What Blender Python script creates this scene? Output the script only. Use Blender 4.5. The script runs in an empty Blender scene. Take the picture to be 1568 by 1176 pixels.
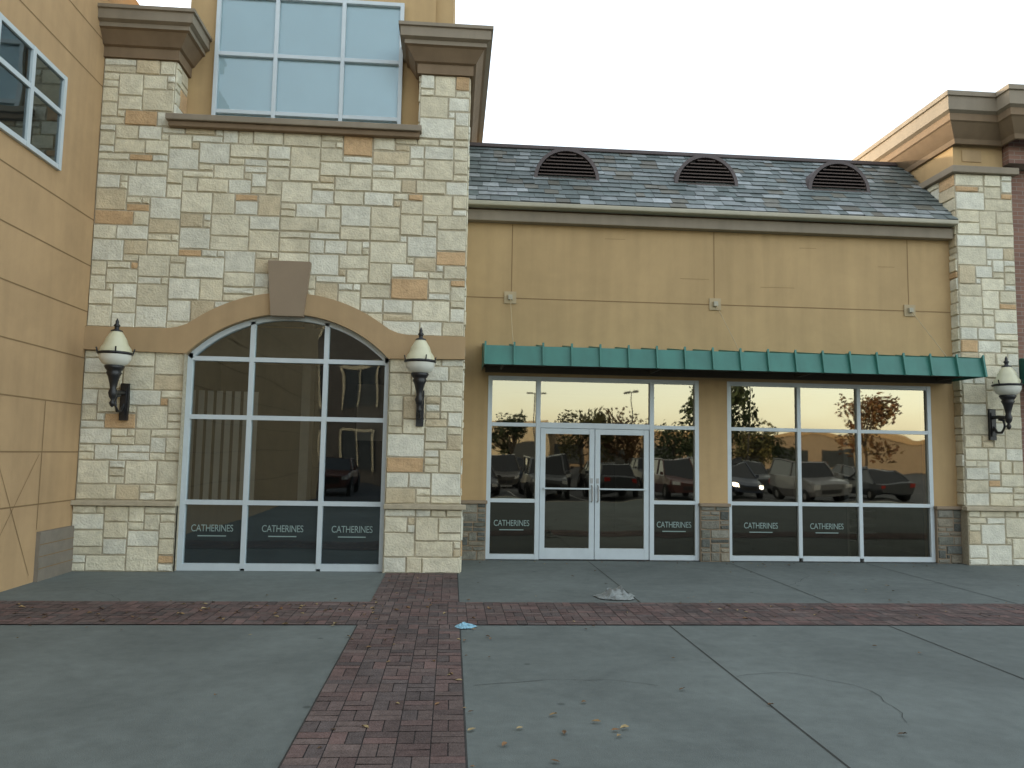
import bpy, bmesh, math, random
from mathutils import Vector, Matrix
from mathutils import noise as mn
random.seed(7)
scene=bpy.context.scene
R=math.radians
# ---------------------------------------------------------------- materials
def new_mat(name):
    m=bpy.data.materials.new(name); m.use_nodes=True
    nt=m.node_tree; nt.nodes.clear()
    out=nt.nodes.new('ShaderNodeOutputMaterial')
    return m,nt,out
def N(nt,t,**k):
    n=nt.nodes.new(t)
    for a,b in k.items(): setattr(n,a,b)
    return n
def mat(name,col,rough=.8,var=.12,scale=3.0,bump=0.0,bscale=40.0,metal=0.0,attr=False,stain=0.0,spec=.3,coat=0,sscale=.55,spots=0,streak=0,crack=0):
    m,nt,out=new_mat(name)
    L=nt.links.new
    p=N(nt,'ShaderNodeBsdfPrincipled'); L(p.outputs[0],out.inputs[0])
    p.inputs['Roughness'].default_value=rough; p.inputs['Metallic'].default_value=metal
    p.inputs['Specular IOR Level'].default_value=spec
    p.inputs['Coat Weight'].default_value=coat
    geo=N(nt,'ShaderNodeNewGeometry')
    n1=N(nt,'ShaderNodeTexNoise'); n1.inputs['Scale'].default_value=scale; n1.inputs['Detail'].default_value=4; n1.inputs['Roughness'].default_value=.65
    L(geo.outputs['Position'],n1.inputs['Vector'])
    mr=N(nt,'ShaderNodeMapRange'); mr.inputs[1].default_value=.3; mr.inputs[2].default_value=.7
    mr.inputs[3].default_value=1-var; mr.inputs[4].default_value=1+var
    L(n1.outputs[0],mr.inputs[0])
    def mul(last,fac):
        cb=N(nt,'ShaderNodeCombineColor')
        for i in range(3): L(fac,cb.inputs[i])
        x=N(nt,'ShaderNodeMix',data_type='RGBA',blend_type='MULTIPLY'); x.inputs[0].default_value=1
        L(last,x.inputs[6]); L(cb.outputs[0],x.inputs[7]); return x.outputs[2]
    if attr:
        a=N(nt,'ShaderNodeAttribute'); a.attribute_name='Col'; base=a.outputs['Color']
    else:
        rg=N(nt,'ShaderNodeRGB'); rg.outputs[0].default_value=(*col,1); base=rg.outputs[0]
    last=mul(base,mr.outputs[0])
    if stain>0:
        n2=N(nt,'ShaderNodeTexNoise'); n2.inputs['Scale'].default_value=sscale; n2.inputs['Detail'].default_value=6; n2.inputs['Roughness'].default_value=.7; n2.inputs['Distortion'].default_value=.6
        L(geo.outputs['Position'],n2.inputs['Vector'])
        m2=N(nt,'ShaderNodeMapRange'); m2.inputs[1].default_value=.38; m2.inputs[2].default_value=.66; m2.inputs[3].default_value=1-stain; m2.inputs[4].default_value=1+stain*.4
        L(n2.outputs[0],m2.inputs[0]); last=mul(last,m2.outputs[0])
    if streak>0:
        mp=N(nt,'ShaderNodeMapping'); mp.inputs['Scale'].default_value=(5,5,.35); L(geo.outputs['Position'],mp.inputs[0])
        n5=N(nt,'ShaderNodeTexNoise'); n5.inputs['Scale'].default_value=1; n5.inputs['Detail'].default_value=4; L(mp.outputs[0],n5.inputs['Vector'])
        m5=N(nt,'ShaderNodeMapRange'); m5.inputs[1].default_value=.35; m5.inputs[2].default_value=.6; m5.inputs[3].default_value=1-streak; m5.inputs[4].default_value=1
        L(n5.outputs[0],m5.inputs[0]); last=mul(last,m5.outputs[0])
    if spots>0:
        vo=N(nt,'ShaderNodeTexVoronoi'); vo.inputs['Scale'].default_value=1.7; L(geo.outputs['Position'],vo.inputs['Vector'])
        m4=N(nt,'ShaderNodeMapRange'); m4.inputs[1].default_value=.03; m4.inputs[2].default_value=.06; m4.inputs[3].default_value=1-spots; m4.inputs[4].default_value=1
        L(vo.outputs['Distance'],m4.inputs[0]); last=mul(last,m4.outputs[0])
    L(last,p.inputs['Base Color'])
    if bump>0:
        n3=N(nt,'ShaderNodeTexNoise'); n3.inputs['Scale'].default_value=bscale; n3.inputs['Detail'].default_value=3
        L(geo.outputs['Position'],n3.inputs['Vector'])
        b=N(nt,'ShaderNodeBump'); b.inputs['Strength'].default_value=bump; b.inputs['Distance'].default_value=.02
        L(n3.outputs[0],b.inputs['Height']); L(b.outputs[0],p.inputs['Normal'])
    return m
def glass(name,refl,tint=(.55,.6,.6),gcol=(.97,.89,.69)):  # default gcol puts the yellow of the reflected sky into the glass colour
    m,nt,out=new_mat(name); L=nt.links.new
    t=N(nt,'ShaderNodeBsdfTransparent'); t.inputs[0].default_value=(*tint,1)
    g=N(nt,'ShaderNodeBsdfGlossy'); g.inputs[0].default_value=(*gcol,1); g.inputs['Roughness'].default_value=.015
    geo=N(nt,'ShaderNodeNewGeometry'); n3=N(nt,'ShaderNodeTexNoise'); n3.inputs['Scale'].default_value=1.1; n3.inputs['Detail'].default_value=1
    L(geo.outputs['Position'],n3.inputs['Vector'])
    b=N(nt,'ShaderNodeBump'); b.inputs['Strength'].default_value=.22; b.inputs['Distance'].default_value=.02
    L(n3.outputs[0],b.inputs['Height']); L(b.outputs[0],g.inputs['Normal'])
    lw=N(nt,'ShaderNodeFresnel'); lw.inputs[0].default_value=1.5
    ad=N(nt,'ShaderNodeMath',operation='ADD',use_clamp=True); ad.inputs[1].default_value=refl
    L(lw.outputs[0],ad.inputs[0])
    mx=N(nt,'ShaderNodeMixShader'); L(ad.outputs[0],mx.inputs[0]); L(t.outputs[0],mx.inputs[1]); L(g.outputs[0],mx.inputs[2]); L(mx.outputs[0],out.inputs[0])
    return m
M={}
M['stucco']=mat('stucco',(.49,.34,.172),.9,.05,1.2,.25,160,stain=.08,streak=.09)
M['stucco2']=mat('stucco_wing',(.50,.335,.178),.9,.06,1.5,.3,160,stain=.09,streak=.08)
M['band']=mat('stucco_band',(.43,.30,.165),.9,.06,2,.3,160,streak=.08)
M['key']=mat('keystone',(.28,.215,.148),.9,.05,2,.3,160)
M['trim']=mat('cornice_brown',(.22,.155,.095),.8,.07,2,.2,120,streak=.1)
M['trim2']=mat('cornice_grey',(.27,.225,.165),.7,.07,2,.1,90,streak=.1)
M['groove']=mat('groove',(.24,.155,.075),.95,.05)
M['mortar']=mat('mortar',(.42,.37,.27),.95,.2,20,.4,80)
M['stone']=mat('limestone',(1,1,1),.92,.13,8,.7,38,attr=True,stain=.09,sscale=1.6)
M['sill']=mat('stone_sill',(.44,.38,.27),.9,.12,8,.4,60)
M['gstone']=mat('grey_stone',(1,1,1),.9,.2,12,.9,40,attr=True)
M['slate']=mat('slate',(1,1,1),.5,.18,12,.3,60,attr=True,spec=.5)
M['ridge']=mat('ridge_metal',(.10,.08,.078),.5,.1)
M['gutter']=mat('gutter',(.40,.37,.28),.5,.08)
M['brick']=mat('paver',(1,1,1),.9,.2,18,.5,70,attr=True,stain=.22,sscale=1.1)
M['joint']=mat('paver_joint',(.055,.049,.045),.95,.2,15)
M['conc']=mat('concrete',(.150,.172,.160),.85,.10,7,.25,120,stain=.2,spots=.4)
M['cjoint']=mat('concrete_joint',(.05,.05,.045),.95,.2)
M['asph']=mat('asphalt',(.05,.05,.052),.9,.2,6,.3,90,stain=.2)
M['alu']=mat('window_frame_aluminium',(.54,.60,.62),.35,.05,4,spec=.5)
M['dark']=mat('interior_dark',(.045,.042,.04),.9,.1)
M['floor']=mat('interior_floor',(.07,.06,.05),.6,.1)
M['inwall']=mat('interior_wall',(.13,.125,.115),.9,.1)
M['blind']=mat('blind',(.26,.23,.19),.8,.1)
M['board']=mat('display_board',(.030,.036,.040),.6,.05)
M['letter']=mat('letter',(.25,.33,.31),.6,.03)
M['awn']=mat('awning_green',(.042,.185,.145),.45,.10,3,spec=.5,streak=.12)
M['awnd']=mat('awning_underside',(.06,.05,.035),.8,.1)
M['black']=mat('black_iron',(.012,.012,.013),.4,.1,spec=.5)
M['globe']=mat('lamp_globe',(.60,.58,.40),.3,.05,6,spec=.5)
M['globe2']=mat('lamp_globe_lower',(.70,.70,.62),.3,.04,6,spec=.5)
M['louv']=mat('louvre',(.085,.06,.05),.6,.1)
M['plas']=mat('plastic',(.22,.24,.23),.45,.3,14,spec=.5)
M['blue']=mat('blue_paper',(.28,.50,.60),.7,.08)
M['leaf']=mat('dry_leaf',(1,1,1),.8,.2,30,attr=True)
M['steel']=mat('galvanised',(.35,.35,.34),.45,.1,metal=.6)
M['plate']=mat('plate',(.42,.33,.20),.7,.1)
M['foam']=mat('spandrel_back',(.52,.68,.73),.5,.03,1)
M['glass']=glass('storefront_glass',.27)
M['glassd']=glass('door_glass',.09,(.5,.5,.48))
M['glassa']=glass('arch_glass',.10,(.7,.74,.74),(.85,.95,.95))
M['glassu']=glass('upper_glass',.04,(.98,.98,.98),(.9,.97,1))
def brickmat(name,c1,c2,mo):
    m,nt,out=new_mat(name); L=nt.links.new
    p=N(nt,'ShaderNodeBsdfPrincipled'); L(p.outputs[0],out.inputs[0]); p.inputs['Roughness'].default_value=.9
    g=N(nt,'ShaderNodeNewGeometry'); s=N(nt,'ShaderNodeSeparateXYZ'); L(g.outputs['Position'],s.inputs[0])
    ad=N(nt,'ShaderNodeMath',operation='ADD'); L(s.outputs[0],ad.inputs[0]); L(s.outputs[1],ad.inputs[1])
    c=N(nt,'ShaderNodeCombineXYZ'); L(ad.outputs[0],c.inputs[0]); L(s.outputs[2],c.inputs[1])
    b=N(nt,'ShaderNodeTexBrick'); L(c.outputs[0],b.inputs[0])
    b.inputs['Color1'].default_value=(*c1,1); b.inputs['Color2'].default_value=(*c2,1); b.inputs['Mortar'].default_value=(*mo,1)
    b.inputs['Scale'].default_value=1; b.inputs['Mortar Size'].default_value=.006; b.inputs['Brick Width'].default_value=.22; b.inputs['Row Height'].default_value=.075
    L(b.outputs[0],p.inputs['Base Color'])
    return m
M['brickwall']=brickmat('brick_wall',(.26,.14,.10),(.19,.105,.08),(.27,.22,.18))
M['brickdark']=brickmat('dark_brick_wall',(.07,.06,.055),(.05,.045,.04),(.08,.07,.06))
def emis(name,col,s):
    m,nt,out=new_mat(name); e=N(nt,'ShaderNodeEmission'); e.inputs[0].default_value=(*col,1); e.inputs[1].default_value=s
    nt.links.new(e.outputs[0],out.inputs[0]); return m
M['head']=emis('headlight_lit',(1,.95,.85),14)

# ---------------------------------------------------------------- mesh helpers
def empty(name):
    o=bpy.data.objects.new(name,None); scene.collection.objects.link(o); return o
def obj(name,verts,faces,mats,parent=None,midx=None,cols=None,smooth=False):
    me=bpy.data.meshes.new(name); me.from_pydata([tuple(v) for v in verts],[],faces); 
    for m in mats: me.materials.append(m)
    if midx: me.polygons.foreach_set('material_index',midx)
    if cols:
        a=me.color_attributes.new('Col','FLOAT_COLOR','CORNER')
        d=[]
        for i,f in enumerate(faces):
            for _ in f: d.extend((*cols[i],1))
        a.data.foreach_set('color',d)
    if smooth: me.polygons.foreach_set('use_smooth',[True]*len(faces))
    me.update()
    o=bpy.data.objects.new(name,me); scene.collection.objects.link(o)
    if parent: o.parent=parent
    return o
class MB:
    def __init__(s): s.v=[];s.f=[];s.c=[];s.m=[]
    def quad(s,a,b,c,d,col=(1,1,1),m=0):
        i=len(s.v); s.v+= [a,b,c,d]; s.f.append((i,i+1,i+2,i+3)); s.c.append(col); s.m.append(m)
    def box(s,x0,x1,y0,y1,z0,z1,col=(1,1,1),m=0):
        i=len(s.v)
        s.v+=[(x0,y0,z0),(x1,y0,z0),(x1,y1,z0),(x0,y1,z0),(x0,y0,z1),(x1,y0,z1),(x1,y1,z1),(x0,y1,z1)]
        for f in ((0,3,2,1),(4,5,6,7),(0,1,5,4),(1,2,6,5),(2,3,7,6),(3,0,4,7)):
            s.f.append(tuple(i+k for k in f)); s.c.append(col); s.m.append(m)
    def make(s,name,mats,parent=None,smooth=False,bevel=0,cols=True):
        o=obj(name,s.v,s.f,mats,parent,s.m,s.c if cols else None,smooth)
        if bevel:
            b=o.modifiers.new('b','BEVEL'); b.width=bevel; b.segments=2; b.limit_method='ANGLE'
        return o
def box(name,x0,x1,y0,y1,z0,z1,m,parent=None,bevel=0):
    b=MB(); b.box(x0,x1,y0,y1,z0,z1); return b.make(name,[M[m]],parent,bevel=bevel,cols=False)
def lathe(mb,prof,cx,cy,seg=20,mi=0,ribs=False):
    n=len(prof); base=len(mb.v)
    for r,z in prof:
        for k in range(seg):
            a=2*math.pi*k/seg; rr=r*(1+(.05 if ribs and k%2 else 0)); mb.v.append((cx+rr*math.cos(a),cy+rr*math.sin(a),z))
    for i in range(n-1):
        for k in range(seg):
            k2=(k+1)%seg
            mb.f.append((base+i*seg+k,base+i*seg+k2,base+(i+1)*seg+k2,base+(i+1)*seg+k)); mb.c.append((1,1,1)); mb.m.append(mi)
def tube(mb,pts,r,seg=8,mi=0):
    pts=[Vector(p) for p in pts]; base=len(mb.v)
    for i,p in enumerate(pts):
        d=(pts[min(i+1,len(pts)-1)]-pts[max(i-1,0)]).normalized()
        up=Vector((0,0,1)) if abs(d.z)<.9 else Vector((1,0,0))
        a=d.cross(up).normalized(); b=d.cross(a)
        rr=r[i] if isinstance(r,(list,tuple)) else r
        for k in range(seg):
            t=2*math.pi*k/seg; mb.v.append(tuple(p+a*rr*math.cos(t)+b*rr*math.sin(t)))
    for i in range(len(pts)-1):
        for k in range(seg):
            k2=(k+1)%seg; mb.f.append((base+i*seg+k,base+i*seg+k2,base+(i+1)*seg+k2,base+(i+1)*seg+k)); mb.c.append((1,1,1)); mb.m.append(mi)
def cornice(name,path,prof,mats,midx,parent):
    P=[Vector(p) for p in path]; n=len(P); ms=[]
    for i in range(n):
        ns=[]
        if i>0: d=(P[i]-P[i-1]).normalized(); ns.append(Vector((d.y,-d.x)))
        if i<n-1: d=(P[i+1]-P[i]).normalized(); ns.append(Vector((d.y,-d.x)))
        if len(ns)==1: ms.append(ns[0])
        else:
            s=(ns[0]+ns[1]).normalized(); ms.append(s/ s.dot(ns[0]))
    v=[];f=[];mi=[];k=len(prof)
    for i in range(n):
        for o,z in prof: q=P[i]+ms[i]*o; v.append((q.x,q.y,z))
    for i in range(n-1):
        for j in range(k-1):
            f.append((i*k+j,(i+1)*k+j,(i+1)*k+j+1,i*k+j+1)); mi.append(midx[j])
    f.append(tuple(range(k))); mi.append(0); f.append(tuple((n-1)*k+j for j in reversed(range(k)))); mi.append(0)
    return obj(name,v,f,mats,parent,mi)
SIZES=[(4,2),(3,2),(5,3),(3,1),(4,1),(2,2),(3,3),(5,2),(4,3),(4,2),(4,2),(2,1),(3,2),(4,3)]
def stonecol():
    t=random.random()
    if t<.04: b=(.56,.38,.21)
    elif t<.13: b=(.58,.49,.33)
    elif t<.42: b=(.65,.59,.43)
    elif t<.75: b=(.70,.65,.49)
    else: b=(.70,.68,.56)
    k=random.uniform(.92,1.07); return tuple(c*k for c in b)
def greycol():
    b=random.choice([(.16,.16,.13),(.22,.21,.17),(.12,.125,.11),(.27,.24,.18)]); k=random.uniform(.8,1.2); return tuple(c*k for c in b)
def stones(mb,u0,u1,v0,v1,mp,cell=.108,blocked=None,colf=stonecol,sizes=SIZES):
    nu=max(1,round((u1-u0)/cell)); nv=max(1,round((v1-v0)/cell)); cu=(u1-u0)/nu; cv=(v1-v0)/nv
    g=[[False]*nu for _ in range(nv)]
    if blocked:
        for j in range(nv):
            for i in range(nu):
                if blocked(u0+(i+.5)*cu,v0+(j+.5)*cv): g[j][i]=True
    for j in range(nv):
        for i in range(nu):
            if g[j][i]: continue
            cand=sizes[:]; random.shuffle(cand); cand.append((1,1))
            for w,h in cand:
                if i+w>nu or j+h>nv: continue
                if any(g[j+b][i+a] for b in range(h) for a in range(w)): continue
                if i+w==nu-1 and not g[j][nu-1] and w<6 and random.random()<.9: continue
                break
            for b in range(h):
                for a in range(w): g[j+b][i+a]=True
            m=.005+random.uniform(0,.004); e=.010; d=random.uniform(.008,.026)
            a0,a1=u0+i*cu+m,u0+(i+w)*cu-m; b0,b1=v0+j*cv+m,v0+(j+h)*cv-m
            jt=lambda: random.uniform(-.006,.006)
            ji=lambda: random.uniform(-.004,.004)
            # hewn outline: corners + jittered edge midpoints
            am,bm=(a0+a1)/2,(b0+b1)/2
            pts=[(a0,b0),(am,b0),(a1,b0),(a1,bm),(a1,b1),(am,b1),(a0,b1),(a0,bm)]
            pts=[(p[0]+ji(),p[1]+jt()*.8) for p in pts]
            ins=[(p[0]+(e if p[0]<am-.01 else -e if p[0]>am+.01 else 0),p[1]+(e if p[1]<bm-.01 else -e if p[1]>bm+.01 else 0)) for p in pts]
            k=len(mb.v)
            mb.v+=[mp(p[0],p[1],-.004) for p in pts]+[mp(p[0],p[1],d+random.uniform(-.005,.005)) for p in ins]+[mp(am+jt()*3,bm+jt()*2,d+random.uniform(-.002,.008))]
            cc=colf()
            for q in range(8):
                q2=(q+1)%8
                mb.f.append((k+q,k+q2,k+8+q2,k+8+q)); mb.c.append(cc); mb.m.append(0)
                mb.f.append((k+8+q,k+8+q2,k+16)); mb.c.append(cc); mb.m.append(0)

# ================================================================ TOWER BUILDING
TW=empty('stone_tower_building')
FY=11.35
cx=-2.37; ri=1.97; cz=1.69; ro=2.28; hw=1.437
front=lambda u,v,d: (u,FY-d,v)
mb=MB()
def blk(u,v):
    if v>6.34 and -4.2<u<-.6: return True
    if (u-cx)**2+(v-cz)**2<(ro-.09)**2: return True
    return False
stones(mb,-5.2,-4.18,6.38,7.38,front); stones(mb,-.6,.14,6.38,7.38,front)
stones(mb,-5.2,.14,3.40,6.38,front,blocked=blk)
stones(mb,-5.2,cx-hw,.97,3.07,front); stones(mb,cx+hw,.14,.97,3.07,front)
fb=lambda u,v,d:(u,11.29-d,v)
stones(mb,-5.2,cx-hw,0,.90,fb); stones(mb,cx+hw,.16,0,.90,fb)
stones(mb,11.35,15,.97,7.38,lambda u,v,d:(.14+d,u,v))
stones(mb,11.29,12.7,0,.90,lambda u,v,d:(.16+d,u,v))
stones(mb,-11.85,-11.35,6.53,7.38,lambda u,v,d:(-4.18+d,-u,v))
stones(mb,11.35,11.85,6.53,7.38,lambda u,v,d:(-.6-d,u,v))
mb.make('ashlar_stone',[M['stone']],TW)
mb=MB()
def fq(x0,x1,z0,z1): mb.quad((x0,FY,z0),(x1,FY,z0),(x1,FY,z1),(x0,FY,z1))
fq(-5.2,cx-hw,0,6.38); fq(cx+hw,.14,0,6.38); fq(-5.2,-4.18,6.38,7.38); fq(-.6,.14,6.38,7.38)
n=24; a1=math.asin(hw/ri)
arc=[(cx+ri*math.sin(-a1+2*a1*i/n), cz+ri*math.cos(-a1+2*a1*i/n)) for i in range(n+1)]
for i in range(n):
    (xa,za),(xb,zb)=arc[i],arc[i+1]
    mb.quad((xa,FY,za),(xb,FY,zb),(xb,FY,6.38),(xa,FY,6.38))
    mb.quad((xa,FY,za),(xa,FY+.16,za),(xb,FY+.16,zb),(xb,FY,zb))
for x in (cx-hw,cx+hw): mb.quad((x,11.27,0),(x,FY+.16,0),(x,FY+.16,3.05),(x,11.27,3.05))
mb.quad((.14,FY,0),(.14,18,0),(.14,18,7.38),(.14,FY,7.38))
mb.quad((-4.18,FY,6.38),(-4.18,11.85,6.38),(-4.18,11.85,7.38),(-4.18,FY,7.38))
mb.quad((-.6,FY,6.38),(-.6,11.85,6.38),(-.6,11.85,7.38),(-.6,FY,7.38))
mb.make('wall',[M['mortar']],TW,cols=False)
box('base_left',-5.2,cx-hw,11.29,FY-.001,0,.90,'mortar',TW)
box('base_right',cx+hw,.16,11.29,FY-.001,0,.90,'mortar',TW)
box('base_side',.141,.16,FY,12.7,0,.90,'mortar',TW)
box('sill_left',-5.2,cx-hw+.01,11.21,FY+.02,.90,.965,'sill',TW,.008)
box('sill_right',cx+hw-.01,.22,11.21,FY+.02,.90,.965,'sill',TW,.008)
out=[(cx+x,z) for x,z in [(1.72,3.40),(1.56,3.425),(1.43,3.475)]]
a2=math.asin(1.32/ro)
oarc=[(cx+ro*math.sin(a2-2*a2*i/n), cz+ro*math.cos(a2-2*a2*i/n)) for i in range(n+1)]
out2=[(2*cx-x,z) for x,z in reversed(out)]
poly=[(-5.2,3.07),(arc[0][0],3.05)]+arc+[(arc[-1][0],3.05),(.16,3.07),(.16,3.40)]+out+oarc+out2+[(-5.2,3.40)]
pp=[]
for p in poly:
    if not pp or (abs(p[0]-pp[-1][0])+abs(p[1]-pp[-1][1]))>1e-4: pp.append(p)
k=len(pp); y0=11.28;y1=FY+.05
v=[(x,y0,z) for x,z in pp]+[(x,y1,z) for x,z in pp]
f=[tuple(range(k))]+[((i+1)%k,i,k+i,k+(i+1)%k) for i in range(k)]
obj('arch_band',v,f,[M['band']],TW)
v=[(-2.63,11.22,3.62),(-2.17,11.22,3.62),(-2.10,11.22,4.42),(-2.70,11.22,4.42)]; v+=[(a,FY,c) for a,b,c in v]
o=obj('keystone',v,[(0,1,2,3),(1,0,4,5),(2,1,5,6),(3,2,6,7),(0,3,7,4)],[M['key']],TW); 
box('ledge',-4.24,-.56,11.19,11.85,6.44,6.53,'trim2',TW,.01)
box('ledge_lower',-4.21,-.59,11.24,11.85,6.36,6.44,'trim',TW,.01)
box('upper_wall',-4.2,-.42,11.85,17,6.5,10.6,'stucco',TW)
box('upper_wall_strip',-.42,-.14,11.92,17,6.5,10.6,'stucco',TW)
box('tower_body_rear',-5.1,.12,14.0,18,3.6,7.9,'stucco',TW)
box('tower_rear_wall',-3,.46,15.6,18,6.5,8.0,'stucco',TW)
prof=[(0,7.38),(.05,7.38),(.05,7.53),(.09,7.55),(.12,7.60),(.20,7.72),(.24,7.74),(.24,7.80),(.30,7.83),(.30,7.97),(.33,7.98),(.33,8.03),(0,8.03)]
mi=[0,0,0,0,0,0,1,1,1,1,1,1]
cornice('cornice_left',[(-5.2,FY),(-4.18,FY),(-4.18,11.9)],prof,[M['trim'],M['trim2']],mi,TW)
cornice('cornice_right',[(-.6,11.9),(-.6,FY),(.14,FY),(.14,15.6)],prof,[M['trim'],M['trim2']],mi,TW)
box('pier_roof_left',-5.2,-4.18,FY,11.86,7.95,8.02,'trim2',TW)
box('pier_roof_right',-.6,.14,FY,15.5,7.95,8.02,'trim2',TW)
fr=MB(); UY=11.80
def bar(x0,x1,z0,z1,y,d=.07): fr.box(x0,x1,y-d/2,y+d/2,z0,z1)
xs=[-3.75,-2.86,-1.84,-.94]
for x in xs: bar(x-.03,x+.03,6.60,8.75,UY)
for z in (6.85,7.77,8.72):
    for a,b in zip(xs[:-1],xs[1:]): bar(a+.03,b-.03,z-.03,z+.03,UY,.066)
fr.make('upper_window_frame',[M['alu']],TW,bevel=.004,cols=False)
box('upper_window_backing',-3.74,-.95,11.835,11.848,6.6,8.74,'foam',TW)
mb=MB(); mb.quad((-3.74,11.825,6.6),(-.95,11.825,6.6),(-.95,11.825,8.74),(-3.74,11.825,8.74)); mb.make('upper_window_glass',[M['glassu']],TW,cols=False)
fr=MB(); WY=11.46
ms=[-2.91,-1.855]
def archz(x): return cz+math.sqrt(ri**2-(x-cx)**2)
for x in ms: bar(x-.032,x+.032,.03,archz(x)-.03,WY,.09)
for x in (cx-hw+.035,cx+hw-.035): bar(x-.035,x+.035,0.0,3.07,WY,.09)
segs=[cx-hw+.07,ms[0]-.032,ms[0]+.032,ms[1]-.032,ms[1]+.032,cx+hw-.07]
for z,hh in ((.045,.05),(.95,.032),(2.16,.032),(3.0,.032)):
    for i in (0,2,4): bar(segs[i],segs[i+1],z-hh,z+hh,WY,.085)
for i in range(n):
    (xa,za),(xb,zb)=arc[i],arc[i+1]; s=(ri-.07)/ri
    ia=(cx+(xa-cx)*s,cz+(za-cz)*s); ib=(cx+(xb-cx)*s,cz+(zb-cz)*s)
    fr.quad((xa,WY-.045,za),(xb,WY-.045,zb),(ib[0],WY-.045,ib[1]),(ia[0],WY-.045,ia[1]))
    fr.quad((ia[0],WY-.045,ia[1]),(ib[0],WY-.045,ib[1]),(ib[0],WY+.045,ib[1]),(ia[0],WY+.045,ia[1]))
fr.make('arched_window_frame',[M['alu']],TW,cols=False)
ga=[(x,WY+.01,z) for x,z in arc]; gv=[(cx+hw,WY+.01,0.02),(cx-hw,WY+.01,.02)]
obj('arched_window_glass',ga+gv,[tuple(range(len(ga)+2))],[M['glassa']],TW)
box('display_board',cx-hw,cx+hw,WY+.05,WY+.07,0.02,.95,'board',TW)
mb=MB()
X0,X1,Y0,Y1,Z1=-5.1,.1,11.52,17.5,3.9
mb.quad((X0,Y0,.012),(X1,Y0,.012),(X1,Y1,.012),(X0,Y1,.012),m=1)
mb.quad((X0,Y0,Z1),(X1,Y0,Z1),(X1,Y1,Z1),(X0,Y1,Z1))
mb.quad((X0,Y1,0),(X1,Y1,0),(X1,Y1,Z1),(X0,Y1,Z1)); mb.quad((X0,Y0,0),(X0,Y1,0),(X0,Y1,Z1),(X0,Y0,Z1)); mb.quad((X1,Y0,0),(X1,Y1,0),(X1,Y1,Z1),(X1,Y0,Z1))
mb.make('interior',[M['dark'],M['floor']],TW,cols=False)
mb=MB()
for i in range(9): 
    x=-4.15+i*.13; mb.box(x,x+.085,12.2+i*.02,12.22+i*.02,.9,2.6)
mb.box(-1.7,-1.1,14,14.1,1.9,2.9); mb.box(-2.6,-2.45,13.6,14,0,3.9); mb.box(-4.4,-.2,13.2,13.6,3.2,3.75)
mb.make('vertical_blinds',[M['blind']],TW,cols=False)

def text(name,s,x,y,z,w,parent,matk='letter'):
    c=bpy.data.curves.new(name,'FONT'); c.body=s; c.size=.16; c.align_x='CENTER'; c.extrude=.0005; c.space_character=.95
    o=bpy.data.objects.new(name+'_tmp',c); scene.collection.objects.link(o)
    bpy.context.view_layer.update()
    dg=bpy.context.evaluated_depsgraph_get(); me=bpy.data.meshes.new_from_object(o.evaluated_get(dg))
    wd=o.dimensions.x; bpy.data.objects.remove(o)
    o=bpy.data.objects.new(name,me); scene.collection.objects.link(o); me.materials.clear(); me.materials.append(M[matk])
    o.rotation_euler=(R(90),0,0); o.scale=(w/wd,.86,1); o.location=(x,y,z); o.parent=parent
    box(name+'_underline',x-w*.34,x+w*.34,y-.002,y,z-.070,z-.055,matk,parent)
for x in (-3.36,-2.38,-1.40): text('window_lettering','CATHERINES',x,WY-.004+.01,.54,.58,TW)

# ================================================================ STOREFRONT BUILDING
SB=empty('storefront_building')
SY=12.75
box('wall_upper',.14,8.62,SY,SY+.3,2.99,5.7,'stucco',SB)
for i,(a,b) in enumerate(((.14,.575),(4.115,4.60),(8.19,8.62))):
    box('wall_pier_%d'%i,a,b,SY,SY+.3,0,2.99,'stucco',SB)
    mb=MB(); a_,b_=(a+.005,b) if i else (a+.02,b)
    stones(mb,a_,b_,0,.90,lambda u,v,d:(u,SY-.06-d,v),cell=.075,colf=greycol,sizes=[(3,1),(2,1),(3,2),(4,1),(2,2),(4,2)])
    mb.make('grey_stone_base_%d'%i,[M['gstone']],SB)
    box('grey_base_core_%d'%i,a_-.004,b_+.004,SY-.06,SY-.001,0,.90,'key',SB)
    box('grey_base_cap_%d'%i,a_-.02,b_+.02,SY-.10,SY-.001,.90,.95,'key',SB,.006)
g=MB()
for x in (.93,4.39,7.84): g.quad((x-.007,SY-.003,4.30),(x+.007,SY-.003,4.30),(x+.007,SY-.003,5.55),(x-.007,SY-.003,5.55))
g.quad((.14,SY-.004,4.285),(8.62,SY-.004,4.285),(8.62,SY-.004,4.300),(.14,SY-.004,4.300))
for (x,w,z) in ((2.5,.35,5.36),(5.9,.3,5.33),(3.8,.5,4.72),(5.2,.6,4.62),(7.3,.3,5.05)):
    g.quad((x,SY-.003,z),(x+w,SY-.003,z+.005),(x+w,SY-.003,z+.010),(x,SY-.003,z+.006))
g.make('control_joints',[M['groove']],SB,cols=False)
box('eave_fascia',.16,8.60,12.60,SY+.2,5.56,5.74,'trim2',SB,.01)
box('gutter',.16,8.60,12.44,12.66,5.77,5.85,'gutter',SB,.02)
box('eave_soffit',.16,8.60,12.66,13.05,5.70,5.86,'trim',SB)
ey,ez,ry,rz=12.5,5.86,14.1,7.42
sl=math.hypot(ry-ey,rz-ez); dy,dz=(ry-ey)/sl,(rz-ez)/sl; ny,nz=-dz,dy
mb=MB(); mb.quad((.14,ey,ez),(8.62,ey,ez),(8.62,ry,rz),(.14,ry,rz)); mb.make('roof_deck',[M['ridge']],SB,cols=False)
mb=MB(); rows=13; ex=sl/rows
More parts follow.
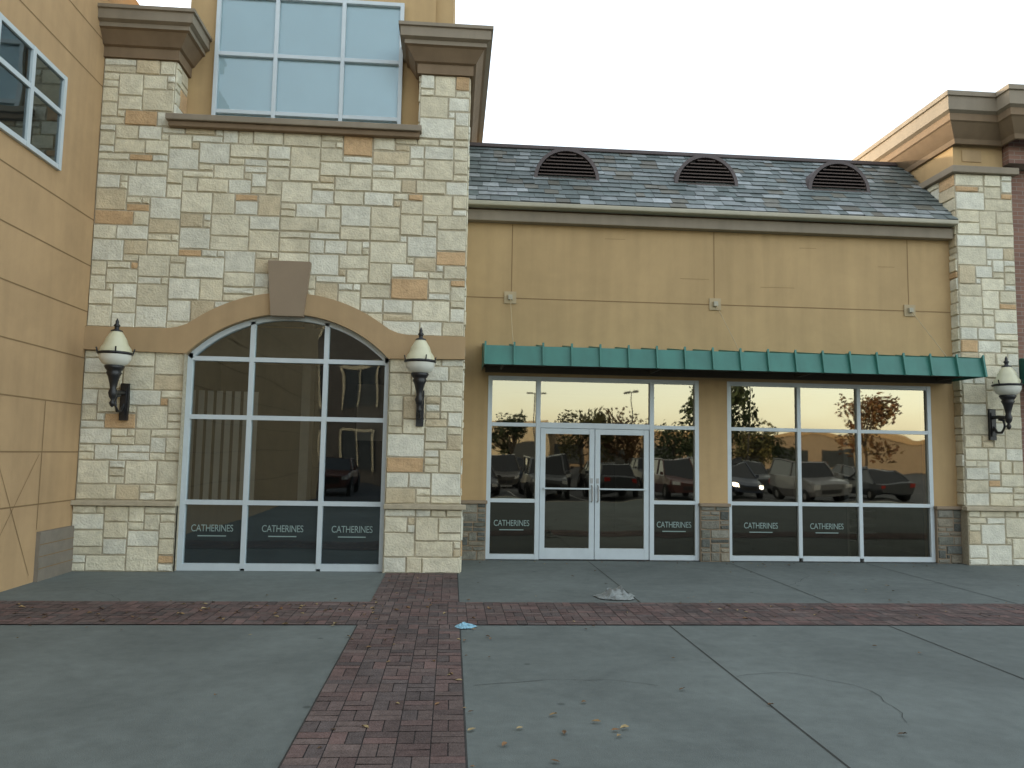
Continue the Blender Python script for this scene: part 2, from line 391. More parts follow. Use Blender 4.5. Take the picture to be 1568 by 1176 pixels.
for r in range(rows):
    x=.15-random.uniform(0,.15); v0=r*ex
    while x<8.60:
        w=random.choice([.16,.2,.24,.28,.33]); xa=max(.15,x+.003); xb=min(8.61,x+w-.003)
        if xb-xa>.02:
            v1=min(sl,v0+ex*1.25); lo=v0-random.uniform(-.008,.028)
            P=lambda u,vv,h:(u,ey+dy*vv+ny*h,ez+dz*vv+nz*h)
            h0=.022+random.uniform(0,.012); 
            t=random.random()+.35*mn.noise(Vector((x*.7,r*.35,0)))+ (.22 if r<3 else 0)
            b=(.125,.150,.145) if t<.5 else (.17,.195,.19) if t<.8 else (.24,.265,.265) if t<1.05 else (.32,.345,.35)
            if random.random()<.12: b=(.14,.135,.11)
            kk=random.uniform(.8,1.2); c=tuple(q*kk for q in b)
            j=random.uniform(-.008,.008)
            mb.quad(P(xa,lo,h0),P(xb,lo+j,h0),P(xb,v1,.006),P(xa,v1,.006),c)
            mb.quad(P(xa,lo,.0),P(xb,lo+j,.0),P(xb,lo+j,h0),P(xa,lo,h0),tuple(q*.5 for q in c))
        x+=w
mb.make('slate_roof',[M['slate']],SB)
box('ridge_cap',.16,8.6,14.02,14.2,7.40,7.47,'ridge',SB,.01)
box('building_body',.15,8.61,14.15,25,3.6,7.38,'stucco',SB)
for X in (1.90,4.41,6.86):
    mb=MB(); VY=13.2; r0=.52; zc=6.52; ns=20
    A=[(math.cos(math.pi*i/ns),math.sin(math.pi*i/ns)) for i in range(ns+1)]
    for i in range(ns):
        (ca,sa),(cb,sb)=A[i],A[i+1]; ro_=r0+.06
        mb.quad((X+ca*ro_,VY-.03,zc+sa*ro_),(X+cb*ro_,VY-.03,zc+sb*ro_),(X+cb*ro_,VY+.8,zc+sb*ro_),(X+ca*ro_,VY+.8,zc+sa*ro_),m=0)
        mb.quad((X+ca*ro_,VY-.03,zc+sa*ro_),(X+ca*r0,VY-.03,zc+sa*r0),(X+cb*r0,VY-.03,zc+sb*r0),(X+cb*ro_,VY-.03,zc+sb*ro_),m=0)
        mb.quad((X+ca*r0,VY-.03,zc+sa*r0),(X+cb*r0,VY-.03,zc+sb*r0),(X+cb*r0,VY+.08,zc+sb*r0),(X+ca*r0,VY+.08,zc+sa*r0),m=0)
    mb.v+= [(X+c*r0,VY+.08,zc+s*r0) for c,s in A]; k0=len(mb.v)-ns-1; mb.f.append(tuple(range(k0,k0+ns+1))); mb.c.append((1,1,1)); mb.m.append(1)
    for i in range(8):
        z=zc+.02+i*.062; hwid=math.sqrt(max(.001,r0**2-(z-zc+.04)**2))
        mb.quad((X-hwid,VY-.02,z),(X+hwid,VY-.02,z),(X+hwid,VY+.06,z+.05),(X-hwid,VY+.06,z+.05),m=2)
        mb.quad((X-hwid,VY-.02,z),(X+hwid,VY-.02,z),(X+hwid,VY-.02,z+.02),(X-hwid,VY-.02,z+.02),m=2)
    mb.box(X-r0-.05,X+r0+.05,VY-.05,VY+.1,zc-.05,zc+.01,m=0)
    mb.make('roof_vent',[M['ridge'],M['black'],M['louv']],SB,cols=False)
fr=MB(); GY=12.80
def vbar(x,z0,z1,w=.065,d=.10): fr.box(x-w/2,x+w/2,GY-d/2,GY+d/2,z0,z1)
def hbar(x0,x1,z,h=.06,d=.096): fr.box(x0,x1,GY-d/2,GY+d/2,z-h/2,z+h/2)
for x in (.61,4.08,4.635,8.155): vbar(x,0,2.99,.07)
vbar(1.41,0,2.92,.075); vbar(3.315,0,2.92,.075)
vbar(5.845,.06,2.92); vbar(6.90,.06,2.92)
for a,b in ((.645,1.372),(3.352,4.045),(4.67,5.812),(5.878,6.867),(6.933,8.12)):
    hbar(a,b,.045,.09); hbar(a,b,.95); hbar(a,b,2.19); 
hbar(1.448,3.277,2.19,.09)
hbar(.645,4.045,2.955,.07,.094); hbar(4.67,8.12,2.955,.07,.094)
fr.make('storefront_frame',[M['alu']],SB,bevel=.004,cols=False)
dm=MB()
for a,b in ((1.455,2.355),(2.365,3.27)):
    y0,y1=GY-.035,GY+.015
    dm.box(a,a+.085,y0,y1,.015,2.14); dm.box(b-.085,b,y0,y1,.015,2.14)
    dm.box(a+.085,b-.085,y0+.002,y1-.002,.015,.19); dm.box(a+.085,b-.085,y0+.002,y1-.002,2.05,2.14)
    dm.box(a+.05,b-.05,y0-.06,y0-.04,1.145,1.17)
    for q in (a+.06,b-.06): dm.box(q-.01,q+.01,y0-.05,y0,1.145,1.17)
dm.make('entrance_doors',[M['alu']],SB,bevel=.003,cols=False)
mb=MB()
for x in (2.31,2.41):
    tube(mb,[(x,GY-.04,.95),(x,GY-.1,.96),(x,GY-.1,1.2),(x,GY-.04,1.21)],.012)
    mb.box(x-.02,x+.02,GY-.045,GY-.036,1.25,1.33)
mb.make('door_handles',[M['steel']],SB,cols=False)
mb=MB()
for a,b,z0,z1,k in ((.645,1.372,.95,2.92,0),(3.352,4.045,.95,2.92,0),(.645,1.372,.09,.95,1),(3.352,4.045,.09,.95,1),(1.448,3.277,2.235,2.92,0),(4.67,8.12,.95,2.92,0),(4.67,8.12,.09,.95,1),(1.54,2.27,.19,2.05,2),(2.45,3.185,.19,2.05,2)):
    mb.quad((a,GY,z0),(b,GY,z0),(b,GY,z1),(a,GY,z1),m=k)
mb.make('storefront_glass',[M['glass'],M['glassd'],glass('door_leaf_glass',.17,(.5,.48,.44))],SB,cols=False)
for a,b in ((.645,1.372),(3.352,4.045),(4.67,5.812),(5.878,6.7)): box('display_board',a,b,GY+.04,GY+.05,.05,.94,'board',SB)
for x in (1.0,3.70,5.18,6.32): text('window_lettering','CATHERINES',x,GY-.004,.54,.58,SB)
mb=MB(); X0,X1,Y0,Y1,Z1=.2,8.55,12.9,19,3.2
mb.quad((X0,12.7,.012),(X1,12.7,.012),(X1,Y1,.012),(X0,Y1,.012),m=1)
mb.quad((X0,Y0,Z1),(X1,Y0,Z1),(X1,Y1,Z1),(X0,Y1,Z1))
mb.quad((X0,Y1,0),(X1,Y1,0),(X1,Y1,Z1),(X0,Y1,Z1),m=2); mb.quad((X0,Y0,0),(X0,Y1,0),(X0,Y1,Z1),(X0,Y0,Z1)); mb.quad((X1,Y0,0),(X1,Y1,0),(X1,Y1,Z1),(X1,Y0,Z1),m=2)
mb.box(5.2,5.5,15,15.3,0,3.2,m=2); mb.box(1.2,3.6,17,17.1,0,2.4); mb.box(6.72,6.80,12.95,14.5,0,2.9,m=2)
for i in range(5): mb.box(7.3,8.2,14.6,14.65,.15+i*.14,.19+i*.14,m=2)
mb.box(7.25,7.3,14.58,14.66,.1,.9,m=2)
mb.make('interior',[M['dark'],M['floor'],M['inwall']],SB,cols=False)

def awning(x0,x1,name):
    A=empty(name); mb=MB()
    yf,yw=11.72,SY-.005
    mb.quad((x0,yf,3.06),(x1,yf,3.06),(x1,yf+.07,3.36),(x0,yf+.07,3.36))
    mb.quad((x0,yf+.07,3.36),(x1,yf+.07,3.36),(x1,yw,3.46),(x0,yw,3.46))
    for x in (x0,x1):
        i=len(mb.v); mb.v+=[(x,yf,3.06),(x,yf+.07,3.36),(x,yw,3.46),(x,yw,3.06)]; mb.f.append((i,i+1,i+2,i+3)); mb.c.append((1,1,1)); mb.m.append(0)
    mb.quad((x0,yf+.02,3.12),(x1,yf+.02,3.12),(x1,yw,3.12),(x0,yw,3.12),m=1)
    mb.quad((x0,yf+.02,3.06),(x1,yf+.02,3.06),(x1,yf+.025,3.12),(x0,yf+.025,3.12),m=1)
    nseam=max(2,round((x1-x0)/.445)); st=(x1-x0-.03)/nseam
    for i in range(nseam+1):
        x=x0+i*st
        for (p,q) in (((yf,3.055),(yf+.07,3.36)),((yf+.07,3.36),(yw,3.46))):
            v=[(x,p[0]-.045,p[1]+.005),(x+.03,p[0]-.045,p[1]+.005),(x+.03,q[0]-.045,q[1]+.055),(x,q[0]-.045,q[1]+.055)]
            v2=[(x,p[0]+.01,p[1]-.003),(x+.03,p[0]+.01,p[1]-.003),(x+.03,q[0]+.01,q[1]-.003),(x,q[0]+.01,q[1]-.003)]
            k=len(mb.v); mb.v+=v+v2
            for f in ((0,1,2,3),(0,3,7,4),(1,5,6,2),(3,2,6,7),(0,4,5,1)): mb.f.append(tuple(k+t for t in f)); mb.c.append((1,1,1)); mb.m.append(0)
    for i in range(4):
        x=x0+.3+i*(x1-x0-.6)/3; mb.box(x-.02,x+.02,yf+.1,yw,3.06,3.115,m=1)
    mb.box(x0+.05,x1-.05,yw-.25,yw-.2,3.02,3.115,m=1)
    mb.make('metal_canopy',[M['awn'],M['awnd']],A,cols=False)
    return A
A=awning(.46,8.46,'green_metal_awning')
mb=MB()
for x in (.91,4.40,7.85):
    mb.box(x-.10,x+.10,SY-.02,SY-.002,4.20,4.40,m=0); mb.box(x-.035,x+.035,SY-.07,SY-.02,4.26,4.34,m=1)
    tube(mb,[(x,SY-.06,4.28),(x+(.0 if x<1 else .12),11.95,3.40)],.006,6,0)
mb.make('tie_rods',[M['plate'],M['gutter']],A,bevel=0,cols=False)
awning(9.80,16,'green_metal_awning')

# ================================================================ RIGHT BRICK WING
BW=empty('brick_wing_building')
PY=12.55
mb=MB()
stones(mb,8.62,9.66,.97,6.71,lambda u,v,d:(u,PY-d,v)); stones(mb,8.60,9.68,0,.90,lambda u,v,d:(u,PY-.06-d,v))
stones(mb,-16,-PY,.97,6.71,lambda u,v,d:(8.62-d,-u,v),blocked=lambda u,v: -u>12.75 and v<5.6)
mb.make('ashlar_pier_stone',[M['stone']],BW)
box('pier',8.62,9.66,PY,16,0,6.71,'mortar',BW)
box('pier_base',8.60,9.68,PY-.06,PY-.001,0,.90,'mortar',BW)
box('pier_sill',8.54,9.74,PY-.14,PY-.001,.90,.965,'sill',BW,.008)
box('pier_ledge',8.53,9.75,PY-.09,16,6.71,6.83,'trim2',BW,.01)
box('attic',8.64,9.55,12.6,16,6.83,8.0,'stucco',BW)
box('brick_wall',9.66,24,12.75,25,0,6.9,'brickwall',BW)
box('attic_brick',9.56,24,12.45,25,6.905,8.0,'brickwall',BW)
box('attic_panel',8.8,9.15,12.585,12.6,6.95,7.16,'band',BW)
prof=[(0,7.22),(.05,7.22),(.07,7.30),(.12,7.36),(.24,7.52),(.27,7.54),(.27,7.66),(.33,7.70),(.33,7.93),(.36,7.94),(.36,8.02),(0,8.02)]
cornice('cornice',[(8.64,16),(8.64,12.52),(9.5,12.52),(9.5,12.2),(24,12.2)],prof,[M['trim'],M['trim2']],[0,0,0,0,0,0,1,1,1,1,1],BW)
box('roof',8.64,24,12.3,25,7.94,8.0,'trim2',BW)

# ================================================================ LEFT WING
LW=empty('stucco_wing_building'); WX=-5.2
box('wall',-16,WX,-8,11.34,0,8.9,'stucco2',LW)
box('wall_behind',-16,WX-.05,11.35,22,0,8.9,'stucco2',LW)
g=MB()
for z in (7.6,6.93,4.94,4.27,3.61,2.95,2.29,1.63,.97):
    g.quad((WX+.003,-8,z-.009),(WX+.003,11.34,z-.009),(WX+.003,11.34,z+.009),(WX+.003,-8,z+.009))
g.quad((WX+.004,10.36,.65),(WX+.004,10.375,.65),(WX+.004,10.375,2.28),(WX+.004,10.36,2.28))
def wl(y0,z0,y1,z1):
    g.quad((WX+.004,y0,z0),(WX+.004,y0+.012,z0),(WX+.004,y1+.012,z1),(WX+.004,y1,z1))
wl(9.0,2.2,10.25,.1); wl(9.2,.2,10.3,1.6)
g.make('control_joints',[M['groove']],LW,cols=False)
mb=MB()
mb.box(WX,WX+.05,10.38,11.28,0,.62)
mb.make('grey_base_block',[mat('grey_block',(.22,.19,.15),.9,.12,4,.3,80)],LW,cols=False)
g=MB()
for z in (.16,.31,.46): g.quad((WX+.053,10.38,z-.005),(WX+.053,11.28,z-.005),(WX+.053,11.28,z+.005),(WX+.053,10.38,z+.005))
g.make('block_joints',[M['groove']],LW,cols=False)
fr=MB()
ys=[7.2,7.95,8.72,9.46,10.22]
for y in ys: fr.box(WX+.0,WX+.05,y-.035,y+.035,5.27,6.53)
for z in (5.30,6.02,6.50):
    for a,b in zip(ys[:-1],ys[1:]): fr.box(WX+.001,WX+.046,a+.035,b-.035,z-.03,z+.03)
fr.make('window_frame',[M['alu']],LW,cols=False)
mb=MB(); mb.quad((WX+.02,7.2,5.3),(WX+.02,10.2,5.3),(WX+.02,10.2,6.5),(WX+.02,7.2,6.5)); mb.make('window_glass',[M['glassa']],LW,cols=False)
box('window_backing',WX+.005,WX+.012,7.2,10.2,5.3,6.5,'board',LW)
cornice('cornice',[(-5.2,-8),(-5.2,11.35)],[(0,8.3),(.06,8.3),(.3,8.6),(.3,8.95),(0,8.95)],[M['trim2']],[0]*4,LW)

# ================================================================ WALL LANTERNS
def lantern(X,wy,name='wall_lantern'):
    E=empty(name); mb=MB(); y=wy-.42
    mb.box(X-.055,X+.055,wy-.05,wy-.0,2.08,2.60,m=0); mb.box(X-.035,X+.035,wy-.07,wy-.05,2.14,2.54,m=0)
    tube(mb,[(X,wy-.06,2.30),(X,wy-.14,2.20),(X,wy-.25,2.20),(X,wy-.33,2.30),(X,wy-.30,2.40),(X,wy-.2,2.42)],.022,8)
    tube(mb,[(X,wy-.05,2.46),(X,wy-.2,2.46),(X,y,2.44)],.03,8)
    lathe(mb,[(0,2.24),(.025,2.26),(.04,2.30),(.02,2.34),(.045,2.38),(.06,2.44),(.04,2.50),(.05,2.56),(.075,2.66),(.10,2.71),(.085,2.73),(.11,2.76),(.13,2.80),(.10,2.82),(0,2.82)],X,y)
    lathe(mb,[(.10,2.805),(.165,2.84),(.20,2.90),(.205,2.96)],X,y,24,2)
    lathe(mb,[(.205,2.955),(.225,2.965),(.225,2.985),(.205,2.995),(.18,3.0)],X,y,24,0)
    lathe(mb,[(.20,2.99),(.185,3.05),(.15,3.10),(.135,3.15),(.13,3.17),(.10,3.22),(.07,3.27),(.06,3.28)],X,y,24,1,True)
    lathe(mb,[(.075,3.275),(.075,3.29),(.03,3.31),(.03,3.34),(.045,3.36),(.02,3.39),(.025,3.41),(.004,3.46)],X,y,12,0)
    for k in range(4):
        a=k*math.pi/2+.4; tube(mb,[(X+.215*math.cos(a),y+.215*math.sin(a),2.97),(X+.235*math.cos(a),y+.235*math.sin(a),3.05)],.01,6)
    mb.make('lamp',[M['black'],M['globe'],M['globe2']],E,smooth=False,cols=False)
    o=E.children[0]; 
    for p in o.data.polygons: p.use_smooth=len(p.vertices)==4 and p.area<.01
lantern(-4.60,11.325); lantern(-.47,11.325); lantern(9.10,12.525)

# ================================================================ GROUND
box('ground',-400,400,-400,500,-.5,-.13,'asph')
box('pavement',-16,60,-4,30,-.129,0,'conc')
box('kerb',-16,60,-4.15,-4.002,-.129,.005,'sill',None,.01)
def sheet(name,rects,z,m):
    b=MB()
    for x0,x1,y0,y1 in rects: b.quad((x0,y0,z),(x1,y0,z),(x1,y1,z),(x0,y1,z))
    return b.make(name,[M[m]],None,cols=False)
BX0,BX1=-.88,.12; BY0,BY1=7.92,9.10
base=[(BX0,BX1,-4,BY0),(BX0,BX1,BY1,11.25),(-5.2,20,BY0,BY1)]
sheet('paving_bed',base,.003,'joint')
mb=MB()
def pavers(x0,x1,y0,y1):
    nx=round((x1-x0)/.2); ny_=round((y1-y0)/.2); sx=(x1-x0)/nx; sy=(y1-y0)/ny_
    for i in range(nx):
        for j in range(ny_):
            for k in (0,1):
                b=random.choice([(.140,.096,.087),(.125,.092,.084),(.158,.104,.093),(.115,.092,.086),(.15,.112,.10)]); q=random.uniform(.85,1.18); c=tuple(t*q for t in b)
                X=x0+i*sx;Y=y0+j*sy; e=.0035
                if (i+j)%2: r=(X+k*sx/2+e,X+(k+1)*sx/2-e,Y+e,Y+sy-e)
                else: r=(X+e,X+sx-e,Y+k*sy/2+e,Y+(k+1)*sy/2-e)
                z=[.0075+random.uniform(0,.004) for _ in range(4)]
                mb.quad((r[0],r[2],z[0]),(r[1],r[2],z[1]),(r[1],r[3],z[2]),(r[0],r[3],z[3]),c)
pavers(BX0,BX1,-4,BY0); pavers(BX0,BX1,BY1,11.25); pavers(-5.2,20,BY0,BY1)
mb.make('brick_paving',[M['brick']],None)
jr=[]
for x in (2.24,4.55,6.88,9.2): 
    jr+=[(x-.006,x+.006,BY1,12.6 if x>0 else 11.2),(x-.006,x+.006,-4,BY0)]
jr+=[(.12,20,3.2,3.212),(-5.2,-.88,3.2,3.212),(BX0-.01,BX0,-4,BY0),(BX1,BX1+.01,-4,BY0),(BX1,BX1+.01,BY1,12.6)]
sheet('pavement_joints',jr,.004,'cjoint')
# hairline cracks
mb=MB(); random.seed(21)
def crack(x,y,a,n_):
    for i in range(n_):
        l=random.uniform(.08,.2); a+=random.uniform(-.5,.5); x2,y2=x+math.cos(a)*l,y+math.sin(a)*l; w=random.uniform(.0012,.0028)
        px,py=-math.sin(a)*w,math.cos(a)*w
        mb.quad((x-px,y-py,.0042),(x2-px,y2-py,.0042),(x2+px,y2+py,.0042),(x+px,y+py,.0042)); x,y=x2,y2
crack(2.26,6.1,.3,14); crack(-3.6,5.2,1.1,14); crack(.2,5.9,.1,9); crack(4.6,10.4,.5,10); crack(-4.8,9.9,.1,12)
mb.make('pavement_cracks',[M['cjoint']],None,cols=False)
mb=MB()
def leaf(x,y,s):
    a=random.uniform(0,6.28); c=random.choice([(.22,.125,.06),(.15,.09,.045),(.28,.19,.09),(.10,.065,.04),(.34,.26,.13)])
    ca,sa=math.cos(a),math.sin(a); z0=.013
    pr=[(0,-1,.0),(.45,-.35,.25),(.38,.3,.35),(0,1,.1),(-.38,.3,.3),(-.45,-.35,.2)]
    k=len(mb.v); mb.v.append((x,y,z0+s*.05))
    for p in pr: mb.v.append((x+s*(p[0]*ca-p[1]*sa),y+s*(p[0]*sa+p[1]*ca),z0+p[2]*s*random.uniform(.4,1.6)))
    for i in range(6): mb.f.append((k,k+1+i,k+1+(i+1)%6)); mb.c.append(c); mb.m.append(0)
for i in range(90): leaf(random.uniform(-5,9),random.uniform(2.5,12.4),random.uniform(.014,.034))
for i in range(100): leaf(random.gauss(-2.2,1.3),random.gauss(8.5,.45),random.uniform(.016,.04))
for i in range(45): leaf(random.uniform(-.9,.4),random.uniform(3.8,11),random.uniform(.014,.032))
for i in range(10): leaf(random.gauss(.75,.35),random.gauss(4.9,.3),random.uniform(.02,.036))
for i in range(60): leaf(random.uniform(1,9),random.gauss(8.8,.3),random.uniform(.014,.03))
for i in range(70): leaf(random.uniform(.3,9),random.gauss(12.4,.12),random.uniform(.012,.026))
mb.make('fallen_leaves',[M['leaf']],None)
def crumple(name,x,y,sx,sy,h,m,seed):
    random.seed(seed); nn=18; v=[];f=[]
    for j in range(nn):
        for i in range(nn):
            a=i/(nn-1)*2-1;b=j/(nn-1)*2-1; r=math.hypot(a,b)
            env=max(0,1-r*r)*(.6+.6*mn.noise(Vector((a*2.2+seed,b*2.2,0))))
            z=max(0,env)*h*random.uniform(.55,1.1)
            ang=math.atan2(b,a); rad=1+.35*mn.noise(Vector((math.cos(ang)*1.3+seed,math.sin(ang)*1.3,3)))
            s=rad if r<1 else rad/r
            v.append((x+a*s*sx+random.uniform(-.012,.012),y+b*s*sy+random.uniform(-.012,.012),.012+z))
    for j in range(nn-1):
        for i in range(nn-1): f.append((j*nn+i,j*nn+i+1,(j+1)*nn+i+1,(j+1)*nn+i))
    obj(name,v,f,[M[m]])
crumple('plastic_bag',2.02,9.45,.25,.2,.15,'plas',3)
crumple('crumpled_paper',.17,7.82,.1,.09,.05,'blue',4)

# ================================================================ BEHIND THE CAMERA (seen in the glass)
random.seed(11)
def carpaint(c): return mat('car_paint',c,.3,.02,2,spec=.4,coat=.15)
M['tyre']=mat('tyre',(.015,.015,.015),.85,.1); M['cglass']=mat('car_glass',(.01,.012,.014),.08,.02,spec=.5)
M['hl']=mat('headlamp',(.5,.5,.48),.15,.02,spec=.6); M['tl']=mat('tail_lamp',(.35,.02,.015),.3,.02)
def car(x,y,rot,col,suv=False,lit=False):
    E=empty('parked_car'); hgt=1.72 if suv else 1.45; bh=1.02 if suv else .9
    st=[(-2.25,.45,.80,.70),(-2.15,.34,bh,.80),(-1.4,.26,bh+.03,.88),(0,.24,bh,.90),(1.0,.26,bh-.02,.88),(1.9,.30,bh-.14,.82),(2.2,.38,bh-.28,.70)]
    v=[];f=[];mi=[]
    for (X,zb,zt,w) in st:
        zm=(zb+zt)/2
        v+=[(X,-w*.9,zb),(X,-w,zm),(X,-w*.93,zt),(X,w*.93,zt),(X,w,zm),(X,w*.9,zb)]
    for i in range(len(st)-1):
        for j in range(6):
            f.append((i*6+j,i*6+(j+1)%6,(i+1)*6+(j+1)%6,(i+1)*6+j)); mi.append(0)
    f.append((0,1,2,3,4,5)); mi.append(0); k=(len(st)-1)*6; f.append(tuple(k+t for t in (5,4,3,2,1,0))); mi.append(0)
    xr0,xr1=(-2.0,.2) if suv else (-1.1,.1); xb0,xb1=(-2.15,.95) if suv else (-1.75,.95)
    k=len(v); w0,w1=.80,.62
    v+=[(xb0,-w0,bh),(xb1,-w0,bh-.02),(xb1,w0,bh-.02),(xb0,w0,bh),(xr0,-w1,hgt),(xr1,-w1,hgt),(xr1,w1,hgt),(xr0,w1,hgt)]
    for q,m_ in (((0,1,5,4),1),((1,2,6,5),1),((2,3,7,6),1),((3,0,4,7),1),((4,5,6,7),0)): f.append(tuple(k+t for t in q)); mi.append(m_)
    o=obj('body',v,f,[carpaint(col),M['cglass']],E,mi); b=o.modifiers.new('b','BEVEL'); b.width=.05; b.segments=2; b.limit_method='ANGLE'; b.angle_limit=R(25)
    p=MB()
    for s in (-1,1):
        for (a,b2) in (((xb1,bh),(xr1,hgt)),((-.5,bh),(-.5,hgt)),((xb0,bh),(xr0,hgt))):
            tube(p,[(a[0],s*.805,a[1]),(b2[0],s*.63,b2[1])],.035,6)
        tube(p,[(xr0,s*.63,hgt),(xr1,s*.63,hgt)],.035,6)
        p.box(.72,.88,s*.92-.07,s*.92+.07,bh,bh+.13)
    p.make('pillars',[o.data.materials[0]],E,cols=False)
    w=MB()
    for X in (-1.4,1.38):
        for s in (-1,1):
            base=len(w.v)
            for yy,rr in ((s*.70,.33),(s*.91,.33),(s*.91,.21),(s*.88,.2)):
                for q in range(18): w.v.append((X+rr*math.cos(q*math.pi/9),yy,.33+rr*math.sin(q*math.pi/9)))
            for r_ in range(3):
                for q in range(18): w.f.append((base+r_*18+q,base+r_*18+(q+1)%18,base+(r_+1)*18+(q+1)%18,base+(r_+1)*18+q)); w.c.append((1,1,1)); w.m.append(0)
            w.f.append(tuple(base+54+q for q in range(18))); w.c.append((1,1,1)); w.m.append(1)
    w.make('wheels',[M['tyre'],M['steel']],E,cols=False)
    l=MB()
    for s in (-1,1):
        l.box(2.06,2.22,s*.62-.12,s*.62+.12,bh-.36,bh-.22,m=2 if lit else 0); l.box(-2.27,-2.15,s*.64-.12,s*.64+.12,.68,.84,m=1)
    l.box(2.12,2.225,-.4,.4,.45,.62,m=3)
    l.make('lights',[M['hl'],M['tl'],M['head'],M['black']],E,cols=False)
    E.location=(x,y,-.13); E.rotation_euler=(0,0,R(rot))
cols=[(.02,.02,.025),(.09,.095,.10),(.04,.045,.05),(.08,.03,.025),(.15,.15,.15),(.025,.035,.06),(.06,.056,.05)]
for i,(x,y,r,s,l) in enumerate([(1.2,-9.5,90,False,False),(4.2,-9.3,90,True,False),(7.2,-9.6,-90,False,False),(10.2,-9.4,90,True,False),(16.5,-9.5,90,True,False),(13.4,-11.0,90,False,True),
      (3,-19,90,True,False),(8.5,-19,-90,False,False),(11.5,-19,90,True,False),(17.5,-19,90,False,False),(20.5,-19.2,-90,True,False),(24,-19,90,False,False),(6,-31,0,False,False),(19,-31,180,True,False),
      (5.8,-19,90,True,False),(14.5,-19.3,-90,True,False),(19.6,-9.7,-90,False,False),(-5.5,-15,90,False,False),(-8.6,-15,90,True,False)]):
    car(x,y,r,cols[i%7],s,l)
def tree(x,y,h,r,pal,seed,nl=1500):
    random.seed(seed); E=empty('maple_tree'); mb=MB()
    tube(mb,[(0,0,0),(.05,0,h*.25),(0,.05,h*.5),(.1,0,h*.85)],[.2,.15,.11,.03],8)
    cl=[]
    for i in range(16):
        a=random.uniform(0,6.28); t=random.uniform(.35,.95); rr=r*random.uniform(.3,.85)*(1-.45*abs(t-.55)*1.6)
        e=(math.cos(a)*rr,math.sin(a)*rr,h*t); cl.append((e,r*random.uniform(.25,.45)))
        s=h*random.uniform(.22,.5); tube(mb,[(0,0,s),(e[0]*.5,e[1]*.5,(s+e[2])/2+.1),e],[.07,.045,.015],5)
    mb.make('trunk',[mat('bark',(.07,.055,.04),.9,.2)],E,cols=False)
    lf=MB()
    for i in range(nl):
        (c,cr)=random.choice(cl); d=Vector((random.gauss(0,1),random.gauss(0,1),random.gauss(0,.8))); d=d.normalized()*cr*random.uniform(.4,1.15)
        p=Vector(c)+d; s=random.uniform(.12,.22); u=Vector((random.gauss(0,1),random.gauss(0,1),random.gauss(0,1))).normalized(); w=u.orthogonal().normalized()*s; u=u*s
        col=random.choice(pal); q=random.uniform(.6,1.3); lf.quad(tuple(p-u),tuple(p-w*.6),tuple(p+u),tuple(p+w*.6),tuple(t*q for t in col))
    lf.make('foliage',[M['leaf']],E); E.location=(x,y,-.13)
GR=[(.035,.055,.022),(.045,.062,.025),(.028,.04,.018)]; OR=[(.15,.075,.03),(.12,.06,.03),(.15,.10,.04)]; YL=[(.11,.10,.035),(.085,.085,.035)]
tree(16.5,-22,6.6,2.6,GR,1); tree(34,-36,7.0,3.0,OR,2); tree(11.5,-44,5.6,3,YL,3); tree(16,-46,5.5,3,OR,4); tree(27,-44,5.2,3,YL,5); tree(6,-52,5.6,2.6,GR,6); tree(22,-50,5,3,GR,9); tree(31,-50,5,3,GR,10)
def pole(x,y):
    E=empty('parking_lot_light'); mb=MB(); mb.box(-.3,.3,-.3,.3,0,.7,m=1); tube(mb,[(0,0,.7),(0,0,9)],[.09,.06],8); mb.box(-.9,-.2,-.18,.18,8.95,9.1); mb.box(.2,.9,-.18,.18,8.95,9.1); mb.box(-.2,.2,-.03,.03,8.98,9.05)
    mb.make('pole',[M['black'],M['sill']],E,cols=False); E.location=(x,y,-.13)
pole(9.5,-62); pole(24,-36); pole(20,-60)
S=empty('retail_building'); box('walls',-2,70,-102,-82,-.13,4.6,'key',S); box('parapet',-2.2,70.2,-102.2,-81.8,4.6,5.3,'band',S); box('gable',3,13,-82,-81,-.13,6.2,'sill',S)
for i in range(9): box('shop_window_%d'%i,1+i*6.4,5.6+i*6.4,-81.99 if i>1 else -80.99,-81.95 if i>1 else -80.95,.2,3.0,'board',S)
S=empty('brick_office_building'); box('walls',-26,-3.4,-36,-23,-.13,13,'brickdark',S); box('parapet',-26.2,-3.2,-36.2,-22.8,13,13.6,'key',S)
fr=MB()
for i in range(7):
    for z in (.6,4.4,8.4): 
        x=-25+i*3.1; fr.box(x,x+1.8,-23,-22.95,z,z+2.3)
        fr.box(x-.12,x,-23,-22.9,z-.1,z+2.4,m=1); fr.box(x+1.8,x+1.92,-23,-22.9,z-.1,z+2.4,m=1); fr.box(x,x+1.8,-23,-22.9,z+2.3,z+2.5,m=1); fr.box(x+.86,x+.94,-22.95,-22.9,z,z+2.3,m=1)
fr.make('windows',[M['board'],M['sill']],S,cols=False)
mb=MB()
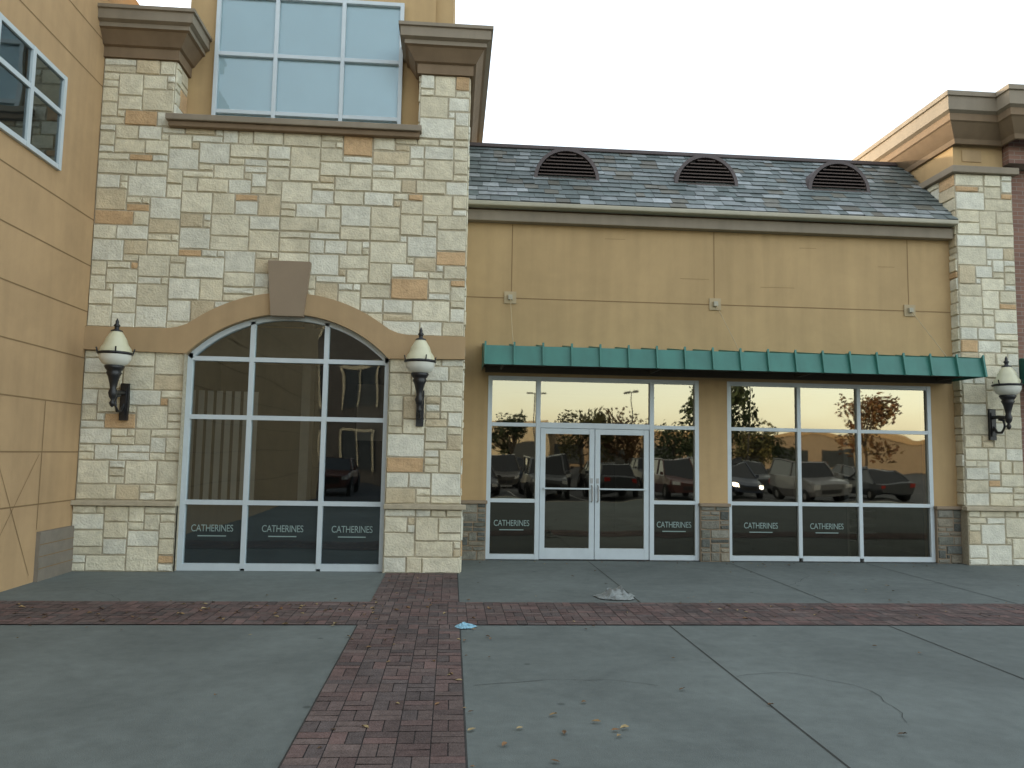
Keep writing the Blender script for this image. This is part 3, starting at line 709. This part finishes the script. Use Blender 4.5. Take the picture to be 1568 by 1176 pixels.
for i in range(14):
    for y in (-12.2,-21.6): mb.quad((-.3+i*3,y,-.126),(-.2+i*3,y,-.126),(-.2+i*3,y+5,-.126),(-.3+i*3,y+5,-.126))
mb.make('parking_lines',[mat('line_paint',(.4,.4,.38),.8,.15)],None,cols=False)

# ================================================================ LIGHT
el,az=R(9),R(-58)
w=bpy.data.worlds.new("World"); scene.world=w; w.use_nodes=True; nt=w.node_tree
bg=nt.nodes.get('Background') or nt.nodes.new('ShaderNodeBackground')
sk=nt.nodes.new('ShaderNodeTexSky'); sk.sky_type='NISHITA'; sk.sun_disc=False; sk.sun_elevation=el; sk.sun_rotation=az%(2*math.pi); sk.air_density=1; sk.dust_density=1.5; sk.ozone_density=1
hs=nt.nodes.new('ShaderNodeHueSaturation'); hs.inputs['Saturation'].default_value=.55
nt.links.new(sk.outputs[0],hs.inputs['Color'])
ad=nt.nodes.new('ShaderNodeMix'); ad.data_type='RGBA'; ad.blend_type='ADD'; ad.inputs[0].default_value=1   # thin high haze
nt.links.new(hs.outputs[0],ad.inputs[6]); ad.inputs[7].default_value=(.64,.64,.60,1)
nt.links.new(ad.outputs[2],bg.inputs[0]); bg.inputs[1].default_value=.59
ld=bpy.data.lights.new('sun','SUN'); ld.energy=2.8; ld.angle=R(.5); ld.color=(1,.79,.52)
lo=bpy.data.objects.new('sun',ld); scene.collection.objects.link(lo)
sd=Vector((math.sin(az)*math.cos(el),math.cos(az)*math.cos(el),math.sin(el)))
lo.rotation_euler=(-sd).to_track_quat('-Z','Y').to_euler(); lo.location=(-30,40,30)
scene.view_settings.view_transform='Standard'; scene.view_settings.look='None'; scene.view_settings.exposure=0
c=bpy.data.cameras.new('camera'); c.sensor_width=36; c.lens=27.35; c.clip_end=2000; c.clip_start=.05
co=bpy.data.objects.new('camera',c); scene.collection.objects.link(co)
co.matrix_world=Matrix.Translation((0,0,1.7))@Matrix.Rotation(R(-4.331),4,'Z')@Matrix.Rotation(R(90+5.169),4,'X')@Matrix.Rotation(R(.993),4,'Z')
scene.camera=co
